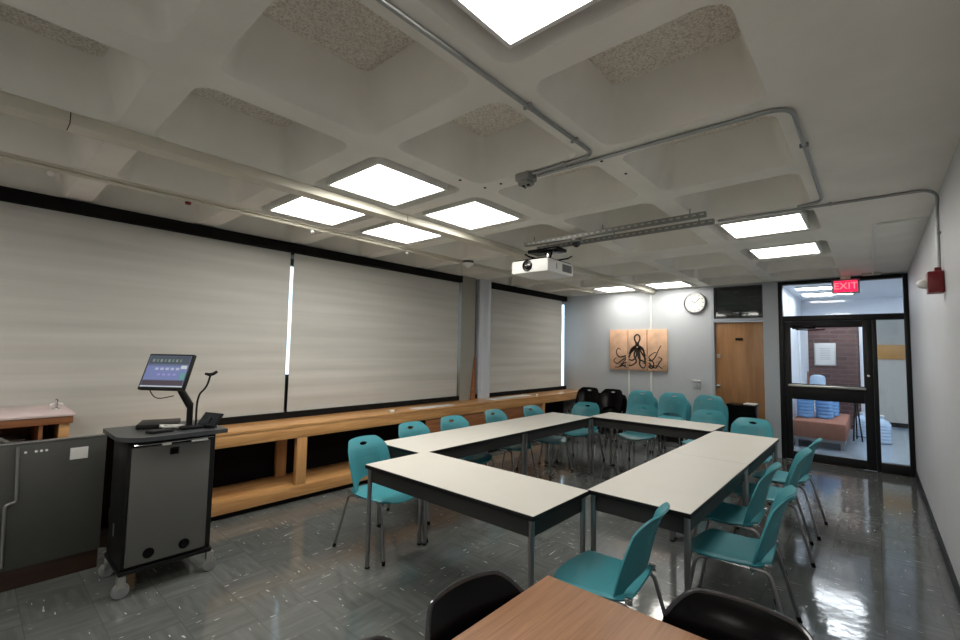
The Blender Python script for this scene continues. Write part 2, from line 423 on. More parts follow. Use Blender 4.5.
# pier of blue-grey paint, the dark slot next to it
pb = MB(); pb.prism([(XL, 5.60), (-4.93, 5.60), (-4.90, 5.63), (-4.90, 5.70), (-4.875, 5.74), (-4.875, 5.82), (-4.90, 5.86), (-4.95, 5.88), (XL, 5.88)], .79, H, 'Z')
struct(pb.build('trim_3', MT['pillar']))
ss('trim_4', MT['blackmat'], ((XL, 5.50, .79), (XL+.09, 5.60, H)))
ss('trim_5', MT['taupe'], ((XL, 5.165, .79), (-4.93, 5.50, H)))
tag(MB().prism([(5.40, .797), (5.50, .797), (5.498, 1.44), (5.48, 1.47)], -4.925, -4.905, 'X').build('wooden_board', MT['woodD'], smooth=False), 'narrow reddish wooden board leaning in the gap of the window pier', 'board')

# windows: frame, mullions, low spandrel and glass, each window a structure
def window(n, y0, y1, mull):
    f = MB()
    for a, b in (((XL-.08, y0, .76), (XL-.01, y1, .84)), ((XL-.08, y0, 2.54), (XL-.01, y1, 2.62)), ((XL-.08, y0, .76), (XL-.01, y0+.05, 2.62)), ((XL-.08, y1-.05, .76), (XL-.01, y1, 2.62)), ((XL-.07, y0, 1.22), (XL-.02, y1, 1.27))): f.b2(a, b)
    for m in mull: f.b2((XL-.08, m-.012, .76), (XL-.01, m+.012, 2.62))
    o = struct(f.build('window_%d' % n, MT['dgrey'], smooth=False))
    MB().b2((XL-.050, y0+.05, 1.27), (XL-.042, y1-.05, 2.54)).build('pane', MT['glass'], o, smooth=False)
    MB().b2((XL-.056, y0+.05, .84), (XL-.036, y1-.05, 1.22)).build('spandrel_panel', MT['dgrey'], o, smooth=False)
window(1, -2.2, 5.19, (.1,))
window(2, 5.88, 8.49, ())

# roller shades
def shade(y0, y1, label):
    t = thing('roller_shade', label, 'window shade', (-4.985, (y0+y1)/2, 2.68), 0, 'beige roller shades on the window wall')
    w = (y1-y0)/2
    MB().tube([(0, -w, 0.0), (0, w, 0.0)], .022, 12).build('roller_tube', MT['blackmat'], t)
    b = MB(); n = 40; P = []
    for k in range(n+1):
        z = -.02-1.83*k/n
        P.append([(.018+.0025*math.sin(z*9+y0)+.0015*math.sin(yy*2.1+z*3), yy, z) for yy in [(-w+2*w*q/24) for q in range(25)]])
    b.shell(P, lambda i, j: True, .002); b.build('shade_fabric', MT['blind'], t)
    MB().b2((.008, -w, -1.875), (.024, w, -1.845), .003).build('bottom_rail', MT['blind'], t)
    return t
shade(-2.15, 2.372, 'beige roller shade behind the monitor, left of the bright slit')
shade(2.412, 5.135, 'beige roller shade right of the bright slit, up to the window pier')
shade(5.91, 8.285, 'beige roller shade between the pale pier and the far corner')
# black head boxes over the shades
tag(MB().b2((XL, -2.55, 2.665), (-4.925, 5.18, 2.768), .004).build('shade_valance', MT['blackmat']), 'long black valance above the two near roller shades', 'valance')
tag(MB().b2((XL, 5.90, 2.665), (-4.925, 8.44, 2.768), .004).build('shade_valance', MT['blackmat']), 'short black valance above the far corner roller shade', 'valance')
ss('wall_far_return', MT['wallF'], ((-5.2, YF, 0), (-5.03, YF+.14, .84)), ((-5.2, YF, 2.62), (-5.03, YF+.14, H+.3)))
struct(MB().b2((-5.2, YF+.02, .84), (-5.03, YF+.028, 2.62)).build('window_5', MT['glass'], smooth=False))

# wooden counter under the windows
t = thing('window_counter', 'long honey-coloured wooden counter with open shelf below the window shades', 'counter', (-4.75, 3.0, 0))
def L(a): return (a[0]+4.75, a[1]-3.0, a[2])
def lb(bb, a, c, bev=0.0): return bb.b2(L(a), L(c), bev)
lb(MB(), (-5.03, .9, .765), (-4.50, YF-.003, .795), .004).build('counter_top', MT['wood'], t)
lb(MB(), (-4.535, .9, .655), (-4.505, YF-.003, .764), .003).build('fascia', MT['wood'], t)
lb(MB(), (-5.02, .9, .055), (-4.51, 6.94, .17), .003).build('bottom_shelf', MT['wood'], t)
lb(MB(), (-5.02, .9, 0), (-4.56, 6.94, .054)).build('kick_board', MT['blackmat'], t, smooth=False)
for x, y in ((-4.541, 2.37), (-4.985, 2.37), (-4.541, .95), (-4.985, 4.2)):
    lb(MB(), (x-.03, y-.055, .171), (x+.03, y+.055, .654), .003).build('post', MT['woodZ'], t)
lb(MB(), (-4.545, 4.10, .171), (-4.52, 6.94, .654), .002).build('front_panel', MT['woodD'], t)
lb(MB(), (-5.02, 6.90, .0), (-4.51, 6.97, .764), .003).build('end_panel', MT['woodZ'], t)
tag(MB().b2((-5.02, .9, .796), (-4.94, 8.45, .865)).build('sill_strip', MT['blackmat'], smooth=False), 'black strip running along the back of the wooden counter', 'strip')
tag(MB().box((-4.70, 6.15, .80), (.17, 1.15, .009), .002, Euler((0, 0, R(2)))).build('paper_roll_sheet', MT['paper']), 'long sheet of pale paper lying on the wooden counter below the far shade', 'paper')
for (x, y, lab) in ((-4.56, 3.55, 'small white block on the counter behind the second window chair'), (-4.56, 6.75, 'small white block on the counter beside the long paper sheet')):
    tag(MB().box((x, y, .812), (.05, .06, .032), .008).build('small_block', MT['white']), lab, 'block', 'small white blocks on the counter')
tag(MB().box((-4.62, 4.3, .799), (.16, .7, .006), .001, Euler((0, 0, R(-2)))).build('paper_sheet', MT['paper']), 'pale paper sheet on the counter below the near shade end', 'paper')

# ------------------------------------------------------------------ brown door, transom
o = struct(MB().b2((-2.065, YF+.02, .005), (-1.345, YF+.065, 2.145), .003).build('door_1', MT['door']))
MB().b2((-2.035, YF+.012, 1.53), (-1.985, YF+.02, 1.60), .002).build('deadbolt_plate', MT['alu'], o)
MB().lathe([(.012, -.055), (.03, -.05), (.034, -.035), (.024, -.015), (.012, -.005), (.03, 0), (.03, .012)], (-2.01, YF+.01, 1.06), 16, 'Y').build('door_knob', MT['chrome'], o)
MB().b2((-1.75, YF+.012, 1.835), (-1.64, YF+.02, 1.875), .002).build('number_plate', MT['blackmat'], o)
for z in (.3, 1.1, 1.85): MB().b2((-1.349, YF+.0, z), (-1.342, YF+.02, z+.09)).build('hinge', MT['steel'], o, smooth=False)
o = struct(MB().b2((-2.068, YF+.03, 2.207), (-1.342, YF+.05, 2.748)).build('window_3', MT['darkglass'], smooth=False))  # opaque pane; the dark room behind is put into the glass colour
b = MB()
for a, c in (((-2.07, YF+.005, 2.205), (-2.05, YF+.03, 2.75)), ((-1.36, YF+.005, 2.205), (-1.34, YF+.03, 2.75)), ((-2.05, YF+.005, 2.205), (-1.36, YF+.03, 2.222)), ((-2.05, YF+.005, 2.735), (-1.36, YF+.03, 2.75))): b.b2(a, c)
b.build('glazing_bead', MT['dgrey'], o, smooth=False)

# ------------------------------------------------------------------ glazed black door screen
f = MB(); ya, yb = YF-.02, YF+.10
for a, c in (((-1.13, 0), (-1.075, 2.765)), ((.325, 0), (XR-.001, 2.765)), ((-1.075, 2.71), (.325, 2.765)), ((-1.075, 2.13), (.325, 2.215)), ((-.015, .0), (.035, 2.13)), ((.035, 0), (.325, .13))):
    f.b2((a[0], ya, a[1]), (c[0], yb, c[1]), .003)
scr = struct(f.build('window_4', MT['black']))
MB().b2((-1.075, YF+.035, 2.215), (.325, YF+.043, 2.71)).build('transom_pane', MT['glass'], scr, smooth=False)
MB().b2((.035, YF+.035, .13), (.325, YF+.043, 2.13)).build('sidelight_pane', MT['glass'], scr, smooth=False)
f = MB(); ya, yb = YF+.0, YF+.05
for a, c in (((-1.07, .008), (-.98, 2.125)), ((-.12, .008), (-.0155, 2.129)), ((-.98, 2.03), (-.12, 2.125)), ((-.98, .93), (-.12, 1.17)), ((-.98, .008), (-.12, .13))):
    f.b2((a[0], ya, a[1]), (c[0], yb, c[1]), .003)
dr = struct(f.build('door_2', MT['black']))
MB().b2((-.98, YF+.02, 1.17), (-.12, YF+.028, 2.03)).build('upper_pane', MT['glass'], dr, smooth=False)
MB().b2((-.98, YF+.02, .13), (-.12, YF+.028, .93)).build('lower_pane', MT['glass'], dr, smooth=False)
b = MB(); b.b2((-1.02, YF-.06, 1.125), (-.10, YF-.035, 1.16), .006); b.b2((-1.02, YF-.04, 1.13), (-.98, YF, 1.155)); b.b2((-.14, YF-.04, 1.13), (-.10, YF, 1.155))
b.build('push_bar', MT['alu'], dr)
MB().lathe([(.012, -.02), (.018, -.015), (.018, .0)], (-.07, YF, 1.33), 14, 'Y').build('lock_cylinder', MT['chrome'], dr)
b = MB(); b.b2((-.95, YF-.06, 2.01), (-.66, YF-.001, 2.065), .006); b.tube([(-.90, YF-.05, 2.0), (-.70, YF-.16, 1.985), (-.55, YF-.05, 2.0)], .010, 6)
b.build('door_closer', MT['blackplastic'], dr)

# exit sign
e = thing('exit_sign', 'glowing red EXIT sign hanging above the glass door', 'exit sign', (-.285, YF-.10, 2.52))
MB().b2((-.16, -.03, -.005), (.16, .03, .205), .006).build('housing', MT['steel'], e)
MB().b2((-.135, -.034, .018), (.135, -.0305, .182)).build('lit_face', MT['exit'], e, smooth=False)
MB().b2((-.06, -.025, .20), (.06, .025, .258)).build('canopy', MT['cream'], e, smooth=False)
tcu = bpy.data.curves.new('exit_text', 'FONT'); tcu.body = 'EXIT'; tcu.size = .135; tcu.extrude = .001; tcu.align_x = 'CENTER'; tcu.align_y = 'CENTER'
to = bpy.data.objects.new('exit_text_source', tcu); C.objects.link(to)
bpy.context.view_layer.update()
me = bpy.data.meshes.new_from_object(to.evaluated_get(bpy.context.evaluated_depsgraph_get()))
bpy.data.objects.remove(to); me.materials.clear(); me.materials.append(MT['exitletter'])
lt = bpy.data.objects.new('exit_lettering', me); C.objects.link(lt); lt.parent = e; lt.location = (0, -.0365, .10); lt.rotation_euler = (R(90), 0, 0)

# ------------------------------------------------------------------ corridor beyond
ss('floor_2', MT['corrfloor'], ((-1.3, YF+.12, -.1), (1.8, 14.4, 0)))
ss('ceiling_2', MT['corrwall'], ((-1.3, YF+.14, 2.78), (1.8, 14.4, 2.9)), ((-1.2, 11.9, 2.45), (1.7, 12.1, 2.78)))
ss('wall_corridor_left', MT['corrwall'], ((-1.30, YF+.14, 0), (-1.16, 13.0, 2.78)))
ss('wall_corridor_brick', MT['brick'], ((-1.3, 13.0, 0), (-.24, 13.15, 2.78)))
ss('wall_corridor_end', MT['concrete'], ((-.24, 14.2, 0), (1.8, 14.35, 2.78)))
ss('wall_corridor_right', MT['corrwall'], ((1.7, YF+.14, 0), (1.8, 14.2, 2.78)), ((XR+.1, YF, 0), (1.8, YF+.14, 2.78)))
ss('trim_6', MT['corrwall'], ((-.25, 13.0, 0), (-.17, 13.16, 2.78)))
ss('baseboard_corridor', MT['black'], ((-.17, 14.185, 0), (1.7, 14.2, .10)))
cd = struct(MB().b2((-1.158, 11.2, 0), (-1.13, 12.6, 2.15)).build('door_3', MT['corrwall'], smooth=False))
MB().b2((-1.13, 12.3, .95), (-1.10, 12.34, 1.25)).build('pull_handle', MT['orange'], cd, smooth=False)
for (x0, y0, x1, y1, lab) in ((-1.0, 9.35, -.25, 9.62, 'nearest long bluish-white light on the corridor ceiling'), (-1.0, 10.3, -.25, 10.6, 'second long bluish-white light on the corridor ceiling'), (-1.0, 12.5, -.3, 12.75, 'farthest thin light on the corridor ceiling'), (.5, 10.0, 1.3, 10.6, 'right-hand light on the corridor ceiling')):  # the right-hand one is unseen, added to brighten the corridor
    q = thing('corridor_light', lab, 'ceiling light', ((x0+x1)/2, (y0+y1)/2, 2.75), 0, 'corridor ceiling lights')
    MB().b2((-(x1-x0)/2, -(y1-y0)/2, 0), ((x1-x0)/2, (y1-y0)/2, .029)).build('housing', MT['white'], q, smooth=False)
    MB().b2((-(x1-x0)/2+.01, -(y1-y0)/2+.01, -.006), ((x1-x0)/2-.01, (y1-y0)/2-.01, -.001)).build('diffuser', MT['corrlight'], q, smooth=False)
# framed notice on brick
n = thing('framed_notice', 'pale framed notice on the maroon brick corridor wall', 'notice', (-.85, 13.0, 1.64))
MB().b2((-.20, -.022, -.26), (.20, -.001, .26), .004).build('frame', MT['alu'], n)
MB().b2((-.175, -.026, -.235), (.175, -.0225, .235)).build('sheet', MT['paper'], n, smooth=False)
b = MB()
for k in range(7): b.b2((-.10+.01*(k % 3), -.0285, .13-.04*k), (.10-.012*(k % 2), -.0265, .137-.04*k))
b.build('printed_lines', MT['caster'], n, smooth=False)
tag(MB().b2((.06, 14.15, 1.55), (.55, 14.199, 1.89), .004).build('wooden_sign', MT['signwood']), 'orange wooden sign panel on the corridor concrete wall', 'sign')
# upholstered bench
bt = thing('corridor_bench', 'rust-orange upholstered bench seen through the glass door', 'bench', (-.75, 10.7, 0))
MB().b2((-.40, -.9, .17), (.36, .95, .46), .035).build('cushion', MT['orange'], bt)
MB().b2((-.38, -.86, .12), (.34, .9, .165)).build('base_frame', MT['steel'], bt, smooth=False)
for x in (-.34, .30):
    for y in (-.80, .84): MB().b2((x-.025, y-.025, 0), (x+.025, y+.025, .12)).build('leg', MT['steel'], bt, smooth=False)
# water jugs
def jug(loc, label, m, cat='water jug', s=1.0, group=None):
    q = thing('water_jug', label, cat, loc, 0, group)
    pr = [(.10, 0), (.128, .01), (.135, .03)]
    for k in range(5): pr += [(.135, .05+.06*k), (.128, .06+.06*k), (.128, .075+.06*k), (.135, .085+.06*k)]
    pr += [(.13, .36), (.10, .41), (.05, .44), (.035, .45), (.035, .49)]
    MB().lathe([(r*s, h*s) for r, h in pr], seg=20).build('bottle', m, q)
    MB().lathe([(.036*s, .491*s), (.038*s, .496*s), (.038*s, .512*s), (.03*s, .515*s)], seg=16).build('cap', MT['white'], q)
    return q
jug((-.99, 10.35, .462), 'blue water jug at the left end of the row on the bench', MT['blue'], group='blue jugs on the bench')
jug((-.72, 10.45, .462), 'blue water jug in the middle of the row on the bench', MT['blue'], group='blue jugs on the bench')
jug((-.66, 11.0, .462), 'blue water jug at the right end of the row on the bench', MT['blue'], group='blue jugs on the bench')
wc = thing('water_cooler', 'pale water cooler with a domed blue bottle behind the bench', 'water cooler', (-.93, 12.1, 0))
MB().b2((-.15, -.15, 0), (.15, .15, .80), .02).build('cabinet', MT['white'], wc)
MB().lathe([(.05, .80), (.05, .84), (.14, .90), (.14, 1.12), (.12, 1.17), (.06, 1.20)], seg=20).build('bottle', MT['paleblue'], wc)
jug((.07, 11.35, 0), 'pale blue water jug on the corridor floor right of the door post', MT['paleblue'], s=1.0)
jug((-.22, 11.95, 0), 'pale blue water jug on the corridor floor beside the bench end', MT['paleblue'], s=.95)
sd = thing('folding_stand', 'thin dark folding stand leaning beside the bench end', 'stand', (-.30, 11.3, 0))
MB().tube([(-.04, -.12, .005), (.0, .02, .95)], .012, 8).build('leg', MT['blackplastic'], sd)
MB().tube([(.09, -.12, .005), (.0, .045, .95)], .012, 8).build('leg', MT['blackplastic'], sd)
MB().tube([(.0, .22, .005), (.0, .07, .93)], .012, 8).build('leg', MT['blackplastic'], sd)

# ------------------------------------------------------------------ things on the far wall
c = thing('wall_clock', 'round white wall clock with a silver rim left of the dark transom', 'clock', (-2.37, YF, 2.50))
MB().lathe([(.19, -.001), (.19, -.035), (.180, -.048), (.168, -.048), (.166, -.03), (.166, -.001)], seg=40, axis='Y').build('rim', MT['steel'], c)
MB().lathe([(.165, -.002), (.165, -.028), (.001, -.0285)], seg=40, axis='Y').build('dial', MT['paper'], c)
b = MB()
for k in range(12):
    a = R(30*k); b.box((.142*math.sin(a), -.0295, .142*math.cos(a)), (.006, .002, .026), 0, Euler((0, a, 0)))
b.build('hour_marks', MT['ink'], c, smooth=False)
for ang, ln, w in ((-55, .085, .010), (48, .125, .007)):
    a = R(ang); MB().box((ln*.42*math.sin(a), -.032, ln*.42*math.cos(a)), (w, .002, ln), 0, Euler((0, a, 0))).build('hand', MT['ink'], c, smooth=False)
s = thing('wall_switch', 'small pale green-grey switch plate left of the brown door', 'switch', (-2.36, YF, 1.06))
MB().b2((-.062, -.012, -.075), (.062, -.0005, .075), .004).build('plate', MT['wallF'], s)
MB().b2((-.062, -.03, .055), (.062, -.012, .08), .003).build('upper_lip', MT['white'], s)
MB().b2((-.022, -.020, -.04), (.022, -.0122, .03), .002).build('rocker', MT['frameG'], s)

# octopus drawn as tapered ink strokes over three canvases
def stroke(pts, w0, w1, n=30):
    """catmull-rom centre line -> list of (pos, width)"""
    P = [Vector((p[0], p[1])) for p in pts]; P = [P[0]*2-P[1]] + P + [P[-1]*2-P[-2]]; out = []
    segs = len(P)-3; tot = n
    for s_ in range(segs):
        for k in range(tot//segs + 1):
            t = k/(tot//segs+1); p0, p1, p2, p3 = P[s_:s_+4]
            q = .5*((2*p1)+(-p0+p2)*t+(2*p0-5*p1+4*p2-p3)*t*t+(-p0+3*p1-3*p2+p3)*t**3); out.append(q)
    out.append(P[-2]); m = len(out)
    return [(q, w0+(w1-w0)*i/(m-1)) for i, q in enumerate(out)]
strokes = []
arms = [[(-.03, .08), (-.11, .02), (-.17, -.10), (-.30, -.20), (-.40, -.27), (-.47, -.22), (-.43, -.16)],
        [(-.03, .06), (-.12, -.05), (-.24, -.12), (-.36, -.14), (-.42, -.05), (-.38, .03), (-.33, .0)],
        [(-.02, .05), (-.06, -.10), (-.02, -.22), (-.12, -.30), (-.26, -.30), (-.34, -.33), (-.28, -.27)],
        [(-.02, .06), (-.10, .0), (-.20, -.22), (-.30, -.28), (-.20, -.34), (-.15, -.28)],
        [(.03, .08), (.11, .02), (.15, -.10), (.25, -.20), (.33, -.14), (.40, .0), (.45, .09)],
        [(.03, .06), (.10, -.08), (.22, -.24), (.34, -.33), (.42, -.22), (.46, -.16), (.40, -.13)],
        [(.02, .05), (.05, -.12), (.05, -.28), (.12, -.34), (.16, -.27), (.10, -.24)],
        [(.02, .06), (.12, -.02), (.16, -.24), (.27, -.34), (.31, -.24), (.22, -.14), (.30, -.06), (.36, -.04)],
        [(-.01, .04), (-.02, -.12), (-.10, -.20), (-.22, -.18), (-.36, -.33), (-.45, -.34)],
        [(.01, .04), (.03, -.16), (.13, -.22), (.24, -.30), (.38, -.29), (.47, -.34)]]
for a in arms: strokes.append(stroke(a, .036, .015, 40))
strokes.append(stroke([(0, .30), (-.045, .26), (-.05, .20), (-.02, .13), (-.02, .06)], .030, .034, 20))
strokes.append(stroke([(0, .30), (.045, .26), (.05, .20), (.02, .13), (.02, .06)], .030, .034, 20))
strokes.append(stroke([(-.03, .12), (0, .09), (.03, .12)], .03, .03, 8))
strokes.append(stroke([(-.025, .16), (0, .14), (.025, .16)], .012, .012, 8))
for k in range(16):
    x = random.uniform(-.5, .5); y = random.uniform(-.33, -.02)
    strokes.append(stroke([(x, y), (x+.02, y+.03), (x+.05, y+.02), (x+.05, y-.01)], .006, .003, 10))
bnds = [(-.56, -.195), (-.18, .18), (.195, .56)]
canv = mat('aged_peach_canvas', (.70, .44, .29), .8, var=.22, scale=5)
for k, (x0, x1) in enumerate(bnds):
    pt = thing('canvas_panel', ['left', 'middle', 'right'][k] + [' canvas of the octopus picture on the far wall, curling arms only', ' canvas of the octopus picture on the far wall, with the head', ' canvas of the octopus picture on the far wall, arms reaching right'][k], 'picture', (-3.41+(x0+x1)/2, YF, 1.65), 0, 'three canvases of the octopus picture')
    hw = (x1-x0)/2
    MB().b2((-hw, -.035, -.39), (hw, -.0002, .39), .004).build('canvas', canv, pt)
    b = MB(); cx = (x0+x1)/2
    for st in strokes:
        prev = None
        for i, (q, w) in enumerate(st):
            d = (st[min(i+1, len(st)-1)][0]-st[max(i-1, 0)][0]); nn = Vector((-d.y, d.x)).normalized()*w*.5
            ok = x0+.012 < q.x < x1-.012
            cur = (b.bm.verts.new((q.x-cx+nn.x, -.0365, q.y+.0+nn.y)), b.bm.verts.new((q.x-cx-nn.x, -.0365, q.y-nn.y))) if ok else None
            if prev and cur: b.bm.faces.new((prev[0], prev[1], cur[1], cur[0]))
            prev = cur
    b.build('octopus_drawing', MT['ink'], pt, smooth=False, norm=False)
# vertical raceways
tag(MB().b2((-3.17, YF-.018, .55), (-3.14, YF, 2.70)).build('wall_raceway', MT['white'], smooth=False), 'thin white vertical raceway from the ceiling behind the right of the picture', 'raceway')
tag(MB().b2((-3.60, YF-.018, .55), (-3.575, YF, 1.255)).build('wall_raceway', MT['white'], smooth=False), 'short white vertical raceway below the left of the octopus picture', 'raceway')

# ------------------------------------------------------------------ ceiling services
b = MB(); y = YB
joints = [YB, -1.2, .28, 2.5, 4.3, 6.1, YF-.001]
tw = thing('ceiling_raceway', 'wide cream cable raceway running under the coffered ceiling to the far wall', 'raceway', (-3.13, 3, 2.715))
for a, c_ in zip(joints[:-1], joints[1:]):
    MB().b2((-.062, a-3+.002, 0), (.062, c_-3-.002, .064), .003).build('section', MT['cream'], tw)
MB().b2((-.058, YB-3+.01, .004), (.058, YF-3-.01, .063)).build('core', MT['blackmat'], tw, smooth=False)
pp = thing('ceiling_pipe', 'thin pale pipe under the ceiling close to the window shades', 'pipe', (-4.10, 3, 2.75))
MB().tube([(0, YB-3, 0), (0, 4.95, 0)], .014, 8).build('pipe_run', MT['cream'], pp)
MB().b2((-.035, YB-3, .014), (.035, 4.95, .0295)).build('backing_strip', MT['cream'], pp, smooth=False)
for yy in (.30, 2.16, 3.35, 5.9): MB().lathe([(.012, -.045), (.020, -.035), (.018, -.02), (.010, -.012)], (0, yy-3, 0), 12).build('white_fitting', MT['white'], pp)
MB().lathe([(.014, -.035), (.022, -.03), (.022, -.015), (.012, -.012)], (0, 1.10-3, 0), 10).build('red_fitting', MT['red'], pp)
sdm = thing('ceiling_sensor', 'white conical sensor on the ceiling near the window pier', 'sensor', (-4.04, 4.34, 2.735))
MB().lathe([(.055, .044), (.075, .040), (.075, .015), (.05, .01)], seg=24).build('base', MT['vent'], sdm)
MB().lathe([(.078, .010), (.07, -.01), (.03, -.045), (.008, -.055)], seg=24).build('dome', MT['white'], sdm)

def conduit(label, pts, r=.0105, rad=.09, m='galv', clips=()):
    q = thing('conduit', label, 'conduit', pts[0])
    o0 = Vector(pts[0])
    MB().tube([p-o0 for p in bent(pts, rad, 8)], r, 10).build('pipe_run', MT[m], q)
    for cpt, ax in clips:
        d = {'x': (.014, .042, .025), 'y': (.042, .014, .025), 'z': (.025, .042, .014)}[ax]
        MB().box(Vector(cpt)-o0+Vector((0, 0, 0)), d, .002).build('clip', MT['galv'], q)
    return q
zc = H-.0125
conduit('grey conduit along a ceiling rib from the near lamp to the junction box', [(-1.215, YB+.02, zc), (-1.215, 2.39, zc), (-1.66, 2.39, zc)], clips=[((-1.215, 1.70, zc), 'y'), ((-1.215, 2.15, zc), 'y'), ((-1.42, 2.39, zc), 'x')])
conduit('grey conduit from the junction box around the corner beside the flat slab', [(-1.66, 2.45, zc), (-.26, 2.47, zc), (-.26, 4.20, zc), (-.42, 4.235, zc)], rad=.12, clips=[((-.26, 3.0, zc), 'y')])
conduit('grey conduit from the projector rails across to the red alarm box', [(-1.0, 4.29, zc), (.362, 4.34, zc), (.362, 4.46, 2.62), (.362, 4.46, 2.24)], rad=.10, clips=[((-.22, 4.31, zc), 'x'), ((.365, 4.46, 2.48), 'z')])
conduit('white conduit on the flat slab turning toward the exit sign', [(.375, 5.22, zc), (.04, 5.22, zc), (.02, 8.30, zc)], m='white', rad=.05, r=.011)
tag(MB().b2((-.10, 8.28, H-.03), (.10, 8.38, H-.001), .004).build('mounting_plate', MT['cream']), 'flat cream plate on the slab beside the exit sign', 'plate')
jb = thing('junction_box', 'grey octagonal junction box where two ceiling conduits meet', 'junction box', (-1.72, 2.40, H-.055))
MB().b2((-.055, -.055, 0), (.055, .055, .054), .012).build('box', MT['strut'], jb)
MB().lathe([(.045, -.022), (.055, -.018), (.055, 0)], seg=8).build('cover', MT['strut'], jb)
for x in (-.02, .02): MB().lathe([(.010, -.028), (.012, -.0225)], (x, 0, 0), 10).build('knockout', MT['blackmat'], jb)
# alarm
al = thing('fire_alarm', 'dark red fire alarm with a white strobe on the right wall', 'alarm', (XR, 4.46, 2.13))
MB().b2((-.085, -.065, -.075), (-.001, .065, .075), .008).build('housing', MT['red'], al)
MB().b2((-.045, -.03, .075), (-.01, .03, .105), .004).build('conduit_collar', MT['red'], al)
MB().lathe([(.035, .0), (.035, -.02), (.022, -.045), (.008, -.055)], (-.085, 0, -.005), 16, 'X').build('strobe', MT['white'], al)

# small bolts in ribs
for k, (x, y) in enumerate([(-2.10, 2.42), (-1.96, 2.43), (-1.87, 2.60), (-1.235, 2.52), (-1.20, 2.80), (-2.14, 2.2)]):
    tag(MB().lathe([(.008, -.005), (.010, 0)], (x, y, H-.0005), 8).build('ceiling_bolt', MT['blackmat']), 'small dark bolt hole in the concrete rib near the junction box', 'bolt', 'dark bolts in the ceiling ribs')

# ------------------------------------------------------------------ projector and strut
pr = thing('projector', 'white ceiling projector with a black lens in the middle of the room', 'projector', (-2.60, 3.95, 2.385))
MB().b2((-.225, -.25, 0), (.225, .25, .135), .018).build('body', MT['white'], pr)
MB().b2((-.20, -.24, .1355), (.20, .24, .145), .004).build('top_cover', MT['blackplastic'], pr)
ln = MB().lathe([(.056, .02), (.056, -.012), (.048, -.014), (.044, .0), (.02, .004), (.001, .004)], (-.02, -.25, .072), 24, 'Y').build('lens_ring', MT['blackplastic'], pr)
MB().lathe([(.040, -.004), (.03, -.010), (.001, -.013)], (-.02, -.25, .072), 20, 'Y').build('lens_glass', MT['lens'], ln)
b = MB(); b.b2((.2245, .02, .03), (.2275, .20, .105)); vn = b.build('vent', MT['vent'], pr, smooth=False)
b = MB()
for k in range(6): b.b2((.2278, .03+.028*k, .036), (.2295, .045+.028*k, .099))
b.build('vent_slats', MT['caster'], vn, smooth=False)
MB().b2((.2245, -.10, .04), (.2262, -.085, .10)).build('side_seam', MT['caster'], pr, smooth=False)
pm = thing('projector_mount', 'black and chrome bracket holding the white projector to the rails', 'bracket', (-2.55, 3.98, 2.53))
MB().b2((-.09, -.09, .002), (.09, .09, .014), .002).build('plate', MT['chrome'], pm)
b = MB()
for sx in (-1, 1):
    for sy in (-1, 1): b.tube([(.03*sx, .03*sy, .014), (.14*sx, .16*sy, .05), (.17*sx, .19*sy, .075)], .009, 6)
b.build('spider_arms', MT['blackplastic'], pm)
MB().tube([(0, 0, .012), (0, 0, .16)], .03, 16).build('column', MT['chrome'], pm)
MB().b2((-.2, -.1, .10), (.16, .1, .135), .006).build('head', MT['blackplastic'], pm)
def rail(y, x0, x1, label):
    q = thing('strut_rail', label, 'rail', ((x0+x1)/2, y, H-.085), 0, 'steel strut rails above the projector'); w = (x1-x0)/2
    b = MB(); b.b2((-w, -.02, 0), (w, -.016, .04)); b.b2((-w, .016, 0), (w, .02, .04)); b.b2((-w, -.016, .036), (w, .016, .04))
    b.b2((-w, -.016, 0), (w, -.009, .004)); b.b2((-w, .009, 0), (w, .016, .004)); k = -w+.05; b.mi = 1
    while k < w-.03: b.b2((k, -.0212, .012), (k+.03, -.0200, .026)); k += .06
    b.build('channel', [MT['strut'], MT['alu']], q, smooth=False)
    for x in (-w+.12, 0, w-.12): MB().tube([(x, 0, .04), (x, 0, .0849)], .006, 8).build('threaded_rod', MT['steel'], q)
    return q
rail(3.83, -2.75, -.98, 'nearer slotted steel rail above the projector')
rail(4.08, -2.75, -.98, 'farther slotted steel rail above the projector')
conduit('thin dark conduit beside the rails from the projector bracket', [(-2.45, 4.14, 2.72), (-1.0, 4.14, 2.72)], r=.008, m='strut')
dc = thing('dome_camera', 'small grey dome camera hanging from the steel rails', 'camera', (-2.15, 3.85, 2.64))
MB().lathe([(.04, .054), (.055, .05), (.055, .03), (.045, .02)], seg=20).build('base', MT['strut'], dc)
MB().lathe([(.044, .02), (.040, -.005), (.022, -.025), (.005, -.03)], seg=20).build('dome', MT['lens'], dc)

